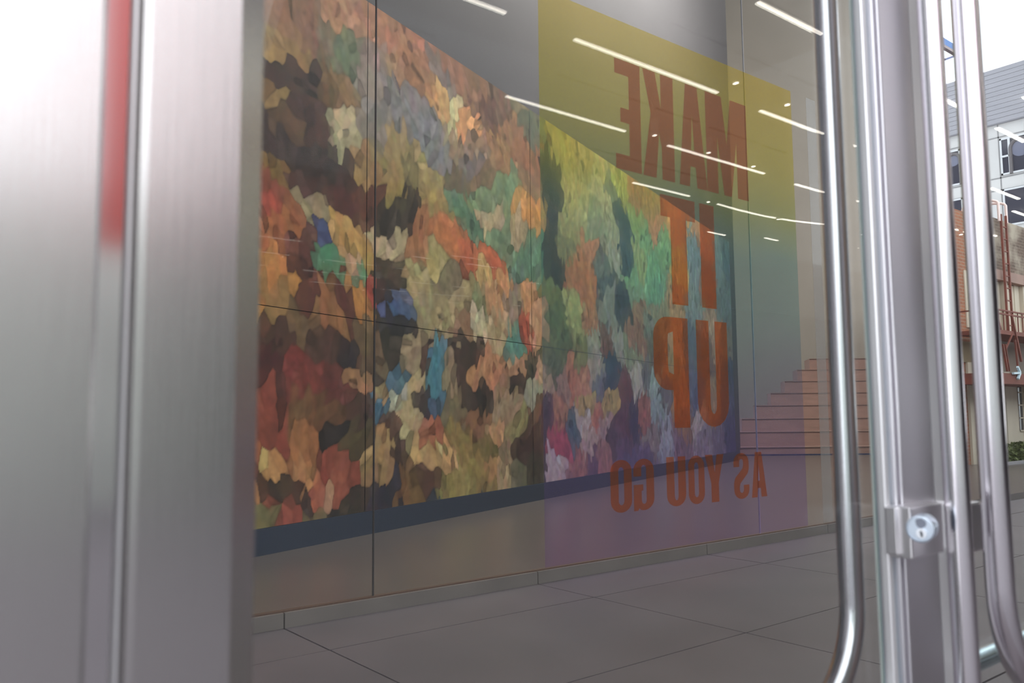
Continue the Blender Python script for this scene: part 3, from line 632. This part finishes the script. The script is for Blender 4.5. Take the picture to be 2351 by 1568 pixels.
mk('lock_bead', prism([(xa, .476), (xa, .470), (xa + .001, .468), (xc_ - .001, .468), (xc_, .470), (xc_, .476)], .01, ZT), BEAD, d1)
g1, g2, g3, g4, g5 = X(2040, .4685), X(2045, .4685), X(2053, .4685), X(2059, .4685), X(2126, .470)
mk('lock_stile', prism([(xc_, .477), (g1 - .002, .4775), (g1, .4695), (g1 + .0006, .4685), (g2, .4695), (g2 + .0003, .4765), (g3 - .0008, .4765), (g3, .4695), (g3 + .0006, .4685),
                        (g4, .470), (g5, .470), (g5, .484), (xc_, .484)], 0.01, ZT), STILE, d1)
mk('stile_gap', box((g5, .472, .01), (g5 + .0018, .50, ZT)), DARK, d1)
xB = X(2177, .4175); xA_ = X(1929, .5425); xC = X(2262, .4175)
mk('pull_bar', tube(bmesh.new(), [(xB, .4175, .40), (xB, .4175, 1.2), (xB, .4175, 2.4)], .0132, 32), TUBE, d1, True)
for z in (.5, 2.2):
    mk('standoff', tube(bmesh.new(), [(xB, .4175, z), (xB, .472, z)], .008, 16), TUBE, d1, True)
mk('far_pull_bar', tube(bmesh.new(), bend(xA_, .5425, 2.6, 1.055, .12, -1, .30), .0148, 32), TUBE, d1, True)
# lock case + cylinder
zl0 = at(2125, 1277, 'y', .444).z; zl1 = at(2125, 1158, 'y', .444).z
def XL(px, y): return at(px, 1215, 'y', y).x
mk('lock_case', box((XL(2092, .442), .442, zl0), (XL(2166, .442), .4695, zl1)), STEEL, d1, bevel=.002)
mk('lock_strap', box((XL(2058, .455), .455, zl0 + .004), (XL(2087, .455), .4675, zl1 - .001)), STEEL, d1, bevel=.0015)
cpos = at(2114, 1214, 'y', .424)
ax = Vector((-.96, -.27, .0)).normalized()
R_ = 31 / F_PX * (cpos - CAM).dot(R_wc @ Vector((0, 0, 1)))
ring = bmesh.new(); n = 48
pr = [(R_ * .97, -.024), (R_, -.02), (R_, .0025), (R_ * .95, .0045), (R_ * .86, .0047), (R_ * .84, .0038), (0.0001, .0038)]
e1 = Vector((0, 0, 1)); e2 = ax.cross(e1).normalized()
rings = [[ring.verts.new(cpos + ax * h + (e1 * math.cos(2 * math.pi * k / n) + e2 * math.sin(2 * math.pi * k / n)) * r) for k in range(n)] for r, h in pr]
for a_, b2 in zip(rings, rings[1:]):
    for k in range(n): ring.faces.new((a_[k], a_[(k + 1) % n], b2[(k + 1) % n], b2[k]))
cyl = mk('lock_cylinder', ring, LOCKFACE, d1, True, label='round pale blue-grey key cylinder')
def on_face(u, v, h): return cpos + ax * h + e2 * u + e1 * v
sgn = 1 if (on_face(1, 0, 0) - on_face(0, 0, 0)).dot(RT) > 0 else -1
b = bmesh.new(); vs = []
for u, v in [(-.36, .62), (-.2, .76), (.08, .80), (.32, .64), (.40, .42), (.30, .18), (.05, .06), (-.14, .10), (-.30, .28)]:
    vs.append(b.verts.new(on_face(sgn * (u + .05) * R_, v * R_, .0040)))
b.faces.new(vs); mk('engraved_patch', b, mat('engraving', (.22, .24, .30), .5), cyl)
pc = (sgn * .10 * R_, -.28 * R_)
b = bmesh.new(); tube(b, [on_face(*pc, .003), on_face(*pc, .0065)], R_ * .36, 28)
mk('key_plug', b, mat('plug_metal', (.80, .83, .88), .25, .9), cyl, True)
b = bmesh.new(); beam(b, on_face(pc[0] - sgn * .03 * R_, pc[1] + R_ * .16, .0068), on_face(pc[0] + sgn * .04 * R_, pc[1] - R_ * .24, .0068), R_ * .15, .0008, up=ax)
mk('keyway', b, DARK, cyl)

d2 = empty('door_2', (1.3, YD, 0), kind='structure')
xm0 = g5 + .0022; xm1 = X(2151, .470)
mk('meeting_strip', box((xm0, .470, .01), (xm1, .50, ZT)), BEAD, d2)
mk('glass_pane', box((xm1, YD - .005, .01), (1.90, YD + .005, ZT)), GLASS_D, d2)
mk('hinge_stile', box((1.90, .44, .01), (1.98, .50, ZT)), STILE, d2)
mk('pull_bar', tube(bmesh.new(), bend(xC, .4175, 2.6, 1.055, .14, 1, 1.84), .0158, 32), TUBE, d2, True)
mk('far_push_bar', tube(bmesh.new(), bend(X(2060, .5425), .5425, 1.9, 1.045, .10, 1, 1.84), .0145, 32), mat('teal_tinted_tube', (.50, .64, .68), .2, 1.0), d2, True)
sz0 = at(2235, 1264, 'y', .45).z; sz1 = at(2235, 1150, 'y', .45).z
mk('strike_box', box((xm1 + .002, .443, sz0), (XL(2256, .443), .474, sz1)), STEEL, d2, bevel=.003)
mk('trim_2', box((-.35, .42, ZT), (2.0, .52, ZT + .12)), STILE, kind='structure')

# ------------------------------------------------------------------ the street
BRICK = bpy.data.materials.new('orange_brick')
def brickmat(name, c1, c2, cm, dirt=0.0):
    m = bpy.data.materials.new(name); m.use_nodes = True; nt = m.node_tree; b = nt.nodes['Principled BSDF']; b.inputs['Roughness'].default_value = .85
    g = nt.nodes.new('ShaderNodeNewGeometry'); s = nt.nodes.new('ShaderNodeSeparateXYZ'); nt.links.new(g.outputs['Position'], s.inputs[0])
    ad = nt.nodes.new('ShaderNodeMath'); nt.links.new(s.outputs['X'], ad.inputs[0]); nt.links.new(s.outputs['Y'], ad.inputs[1])
    c = nt.nodes.new('ShaderNodeCombineXYZ'); nt.links.new(ad.outputs[0], c.inputs['X']); nt.links.new(s.outputs['Z'], c.inputs['Y'])
    t = nt.nodes.new('ShaderNodeTexBrick'); t.inputs['Scale'].default_value = 1; t.inputs['Brick Width'].default_value = .24; t.inputs['Row Height'].default_value = .085
    t.inputs['Mortar Size'].default_value = .012
    t.inputs['Color1'].default_value = (*c1, 1); t.inputs['Color2'].default_value = (*c2, 1); t.inputs['Mortar'].default_value = (*cm, 1)
    nt.links.new(c.outputs[0], t.inputs['Vector'])
    last = t.outputs['Color']
    if dirt:
        nz = nt.nodes.new('ShaderNodeTexNoise'); nz.inputs['Scale'].default_value = 1.1; nz.inputs['Detail'].default_value = 6
        nt.links.new(c.outputs[0], nz.inputs['Vector'])
        mr = nt.nodes.new('ShaderNodeMapRange'); mr.inputs['From Min'].default_value = .45; mr.inputs['From Max'].default_value = .62
        nt.links.new(nz.outputs[0], mr.inputs[0])
        mx = nt.nodes.new('ShaderNodeMix'); mx.data_type = 'RGBA'; nt.links.new(mr.outputs[0], mx.inputs['Factor'])
        nt.links.new(last, mx.inputs['A']); mx.inputs['B'].default_value = (.42, .36, .28, 1); last = mx.outputs['Result']
    nt.links.new(last, b.inputs['Base Color'])
    return m
BR = brickmat('orange_brick_wall', (.36, .13, .06), (.28, .10, .05), (.33, .22, .15))
BRD = brickmat('weathered_brick', (.13, .08, .055), (.09, .055, .04), (.20, .15, .11), dirt=1)
CREAM = mat('cream_paint', (.62, .55, .44), .8, noise=.08, nscale=1.5)
TAN = mat('tan_stone', (.30, .23, .13), .8, noise=.1, nscale=2)
PINKL = mat('faded_ledge', (.34, .22, .18), .8, noise=.15, nscale=2)
GLASSD = mat('dark_window_glass', (.04, .04, .05), .12)
RUST = mat('rust_red_paint', (.20, .055, .035), .7, noise=.25, nscale=5)
YB = 9.06
def F(px, py, y=YB): return at(px, py, 'y', y)
zpar = F(2215, 487).z
bb = thing('brick_building', 'old brick building with cream panels and a fire escape across the street', 'building', (26, YB + .5, 0))
mk('wall', prism([(20, YB), (46, YB), (46, 20), (36.5, 17.0), (20.6, 9.55)], 0, zpar), BR, bb)
xA = F(2272, 560).x - .35
mk('parapet', box((xA, YB - .06, F(2300, 628).z), (46, YB, zpar + .08)), BRD, bb)
mk('ledge', box((xA - .1, YB - .22, F(2300, 650).z), (46, YB, F(2300, 628).z)), PINKL, bb)
zpb = F(2300, 776).z
for i, (a, c) in enumerate(((2274, 2292), (2294, 2303), (2326, 2336), (2338, 2351), (2354, 2372), (2375, 2392))):
    mk('cream_panel', box((F(a, 700).x, YB - (.05 if i % 2 == 0 else .14), zpb), (F(c, 700).x, YB, F(2300, 650).z)), CREAM, bb)
mk('cream_panel', box((F(2274, 700).x, YB - .03, zpb), (46, YB, F(2300, 652).z)), CREAM, bb)
mk('cream_panel', box((F(2211, 620).x, YB - .03, F(2229, 753).z), (F(2246, 620).x, YB, F(2211, 620).z)), CREAM, bb)
mk('stone_band', box((20, YB - .05, F(2215, 832).z), (F(2262, 800).x, YB, F(2215, 785).z)), TAN, bb)
mk('grey_spandrel', box((F(2272, 800).x, YB - .02, F(2300, 862).z), (46, YB, zpb)), mat('grey_render', (.25, .20, .16), .8, noise=.15, nscale=1.5), bb)
mk('cream_panel', box((F(2220, 900).x, YB - .06, 0), (F(2232, 900).x, YB, F(2222, 832).z)), CREAM, bb)
mk('ground_floor_wall', box((F(2268, 900).x, YB - .04, 0), (46, YB, F(2300, 862).z)), CREAM, bb)
for a, c in ((2283, 2291), (2334, 2342)):
    x0, x1 = F(a, 930).x, F(c, 930).x; z0, z1 = F(2300, 992).z, F(2300, 872).z
    wdw = mk('window', box((x0, YB - .055, z0), (x1, YB - .042, z1)), GLASSD, bb)
    for k in range(4):
        z = z0 + (z1 - z0) * k / 4
        mk('glazing_bar', box((x0, YB - .075, z), (x1 + .5, YB - .056, z + .035)), CREAM, wdw)
    mk('pilaster', box((x1 + .12, YB - .16, 0), (x1 + .45, YB - .04, z1 + .2)), CREAM, bb)
# planter + hedge
pl = thing('street_planter', 'low concrete planter curb along the foot of the cream wall', 'planter', (F(2300, 1020).x, 8.5, 0))
mk('curb', box((F(2262, 1020, 8.4).x, 8.35, -.01), (34, 8.5, .16)), GREY1, pl)
mk('soil', box((F(2262, 1020, 8.4).x, 8.5, -.01), (34, YB - .17, .08)), mat('soil', (.08, .06, .04), .9), pl)
LEAF = mat('hedge_leaf', (.13, .16, .05), .7, noise=.5, nscale=9)
def bush(px, w, h, lab, seed):
    r = random.Random(seed); x = F(px, 1000, 8.75).x; b = bmesh.new()
    for i in range(420):
        u = r.uniform(-1, 1); v = r.uniform(0, 1); 
        c = Vector((x + u * w, 8.75 + r.uniform(-.2, .15), .08 + h * v * (1 - .5 * u * u)))
        d1_ = Vector((r.uniform(-1, 1), r.uniform(-1, 1), r.uniform(-.3, 1))).normalized() * .075
        d2_ = d1_.cross(Vector((r.uniform(-1, 1), r.uniform(-1, 1), r.uniform(-1, 1)))).normalized() * .035
        b.faces.new([b.verts.new(c + q) for q in (-d1_, d2_, d1_, -d2_)])
    t = thing('street_shrub', lab, 'shrub', (x, 8.75, .08), 'shrubs in the street planter')
    mk('foliage', b, LEAF, t, kind='stuff')
    mk('stem', tube(bmesh.new(), [(x, 8.75, .08), (x, 8.75, h * .6)], .03, 8), RUST, t)
bush(2302, .36, .50, 'low olive shrub beside the second pull bar', 1)
bush(2338, .36, .55, 'low dark shrub below the window', 2)
bush(2375, .4, .55, 'dark shrub at the far end of the planter', 3)

# fire escape
fe = thing('fire_escape', 'rust red fire escape with two landings and a roof ladder on the old brick building', 'fire escape', (F(2310, 860).x, YB - .5, F(2310, 862).z))
YE = YB - .95
def E(px, py, y=YE): return at(px, py, 'y', y)
xL = E(2283, 760).x
zp = E(2300, 757).z
mk('landing', box((xL, YE, zp - .10), (xL + 4.6, YB - .1, zp)), RUST, fe)
xL2 = E(2290, 860).x
zp2 = E(2320, 857).z
mk('landing', box((xL2 - .2, YE, zp2 - .26), (xL2 + 4.4, YB - .1, zp2)), RUST, fe)
rail = bmesh.new()
zr = E(2300, 712).z
for zz in (zr, (zr + zp) / 2 + .15): beam(rail, (xL, YE, zz), (xL + 4.6, YE, zz), .035)
beam(rail, (xL, YE, zr), (xL, YB - .1, zr), .035)
mk('guard_rail', rail, RUST, fe)
for k in range(17):
    x = xL + 4.6 * k / 16; b = bmesh.new(); beam(b, (x, YE, zp), (x, YE, zr), .022); mk('baluster', b, RUST, fe)
# braces and hanging stair
for (a, c, w_) in (((2286, 718), (2298, 756), .04), ((2302, 790), (2313, 852), .045), ((2308, 790), (2318, 852), .03), ((2322, 722), (2345, 830), .05), ((2330, 780), (2338, 852), .04), ((2325, 765), (2310, 800), .03)):
    b = bmesh.new(); beam(b, E(*a), E(*c), w_); mk('brace', b, RUST, fe)
# roof ladder
la, lb_ = E(2311, 520, YB - .4), E(2325, 756, YB - .4)
ra, rb = E(2318, 520, YB - .4), E(2333, 756, YB - .4)
xla, xra = (la.x + lb_.x) / 2 - .05, (ra.x + rb.x) / 2 + .05
ztop_l = zpar + .1
for x in (xla, xra):
    b = bmesh.new(); beam(b, (x, YB - .3, zp), (x, YB - .3, ztop_l), .05); mk('ladder_rail', b, RUST, fe)
z = zp + .3
while z < ztop_l:
    b = bmesh.new(); beam(b, (xla, YB - .3, z), (xra, YB - .3, z), .028); mk('rung', b, RUST, fe); z += .33
PALE = mat('sunlit_pale_pink', (.86, .70, .66), .5)  # sunlit brightness of the ladder top is put into this pale pink
hoop_h = E(2290, 470, YB).z - zpar
for k, x in enumerate((xla - .12, xra + .05)):
    pts = [(x, YB - .3, zpar - .1), (x, YB - .3, zpar + hoop_h * .75)]
    for i in range(1, 9):
        a = math.pi * i / 8
        pts.append((x, YB - .3 + .45 * (1 - math.cos(a)), zpar + hoop_h * (.75 + .25 * math.sin(a))))
    pts.append((x, YB + .6, zpar - .05))
    mk('roof_hoop', tube(bmesh.new(), pts, .035, 10), PALE, fe, True)
# pale arrow: a reflection built as solid coloured bars
ar = bmesh.new()
for (a, c) in (((2326, 857), (2341, 856)), ((2336, 842), (2342, 856)), ((2342, 856), (2337, 870))):
    beam(ar, E(*a, YE - .04), E(*c, YE - .04), .05)
p = E(2335, 857, YE - .04)
o = thing('arrow_reflection', 'small pale blue arrow, a reflection built solid, set at the lower landing of the fire escape', 'sign', p)
mk('arrow', ar, mat('pale_blue_arrow', (.62, .78, .86), .4), o)

# pale concrete building far behind
XB = 60.0
def C(px, py, x=XB): return at(px, py, 'x', x)
CONC = mat('pale_concrete', (.56, .56, .57), .8, noise=.05, nscale=.5)
LOUV = mat('grey_parapet', (.30, .30, .34), .7, noise=.05, nscale=.6, stretch=(1, 1, 8))
zt = C(2300, 158).z; zlo = C(2300, 284).z
cb = thing('concrete_building', 'tall pale concrete building with a grey clad top storey behind the brick one', 'building', (XB + 6, 22, 0))
mk('wall', box((XB, 8, 0), (XB + 14, 44, zlo)), CONC, cb)
for k in range(12):
    za = zlo + (zt - zlo) * k / 12
    mk('cladding_board', box((XB - .35, 8, za + .02), (XB + 14, 44, za + (zt - zlo) / 12)), LOUV, cb)
yw1, yw0 = C(2299, 380).y, C(2372, 380).y
yv0, yv1 = C(2207, 380).y, C(2160, 380).y
def win(y0, y1, z0, z1, arch):
    w_ = mk('window', box((XB - .03, y0, z0), (XB - .005, y1, z1)), mat('window_dark', (.05, .05, .07), .1), cb)
    FRM = MATS.get('window_frame_white') or mat('window_frame_white', (.6, .62, .66), .5)
    s = .11
    b = bmesh.new()
    for q in ((y0, z0, y1, z0 + s), (y0, z1 - s, y1, z1), (y0, z0, y0 + s, z1), (y1 - s, z0, y1, z1)):
        bx(b, (XB - .1, q[0], q[1]), (XB - .03, q[2], q[3]))
    mk('frame', b, FRM, w_)
    if arch:
        # vertical bar and crossbar in the far bay, round arch in the near one
        yb = y1 - (y1 - y0) * .30
        mk('mullion', box((XB - .12, yb - .07, z0), (XB - .03, yb + .07, z1)), FRM, w_)
        mk('crossbar', box((XB - .12, yb, (z0 + z1) / 2 - .06), (XB - .03, y1, (z0 + z1) / 2 + .06)), FRM, w_)
        cy = (y0 + yb) / 2; r = (yb - y0) * .46; zc_ = z1 - r - .25
        pts = [(XB - .06, cy - r, z0)] + [(XB - .06, cy - r * math.cos(math.pi * i / 14), zc_ + r * math.sin(math.pi * i / 14)) for i in range(15)] + [(XB - .06, cy + r, z0)]
        mk('arch_bar', tube(bmesh.new(), pts, .12, 8), mat('arch_frame_dark', (.12, .11, .12), .5), w_)
        mk('arch_glass', tube(bmesh.new(), [(XB - .035, cy, zc_), (XB - .05, cy, zc_)], r * .97, 28), mat('arch_glass_blue', (.16, .17, .24), .15), w_)
z1a, z0a = C(2300, 319).z, C(2302, 403).z
z1b = C(2302, 436).z; z0b = z1b - (z1a - z0a)
win(yw0, yw1, z0a, z1a, True); win(yv0, yv1, z0a, z1a, True)
win(yw0, yw1, z0b, z1b, False); win(yv0, yv1, z0b, z1b, False)
for zz in (C(2290, 316).z, C(2290, 410).z, C(2290, 438).z):
    mk('panel_joint', box((XB - .015, 8, zz - .04), (XB + .02, 44, zz + .04)), mat('joint_grey', (.25, .25, .26), .8), cb)
for py_ in (2296,):
    yy = C(py_, 380).y
    mk('panel_joint', box((XB - .015, yy - .04, 0), (XB + .02, yy + .04, zlo)), MATS['joint_grey'], cb)

# blue fascia sign arm at the roof corner
bp = at(2199, 107, 'y', YG); bq = at(2120, 60, 'y', YG)
arm = thing('blue_fascia', 'short blue edged canopy arm against the white sky between the two pulls', 'canopy', (12.4, YG, bp.z))
zt_ = at(2199, 106, 'y', YG).z; zm_ = at(2199, 120, 'y', YG).z; zb_ = at(2199, 126, 'y', YG).z; xe = at(2199, 107, 'y', YG).x
xe2 = at(2212, 107, 'y', YG).x
mk('blue_panel', box((11.2, YG, zm_), (xe2, YG + .06, zt_)), mat('blue_paint', (.10, .25, .62), .5), arm)
mk('tan_panel', box((11.2, YG + .001, zb_), (xe2, YG + .059, zm_)), mat('tan_paint', (.45, .36, .36), .5), arm)
b = bmesh.new(); beam(b, at(2169, 137, 'y', YG + .03), at(2199, 126, 'y', YG + .03), .03); mk('stay_rod', b, mat('rod_blue', (.15, .18, .4), .5), arm)

# ------------------------------------------------------------------ behind the camera (seen mirrored in metal and glass)
mk('dark_backdrop', box((5.0, -14, 0), (60, -13.9, 4.6)), mat('backdrop_dark', (.13, .12, .13), .8, noise=.2, nscale=.5), kind='structure')  # unseen dark wall added to keep the door glass reflections dim
mk('street_frontage', box((-30, -15, 0), (60, -14, 5.2)), mat('frontage_render', (.62, .68, .63), .8, noise=.15, nscale=.4), kind='structure')
rb_ = thing('red_street_banner', 'red banner on a steel pole, mirrored as a red streak in the door jamb', 'banner', (2.3, -10, 0))
mk('banner_cloth', box((2.15, -10.02, 3.5), (3.15, -9.98, 7.8)), mat('red_cloth', (.75, .06, .04), .7), rb_)
mk('pole', tube(bmesh.new(), [(2.1, -10, 0), (2.1, -10, 8)], .05, 12), STEEL, rb_, True)
bpy.context.view_layer.update()
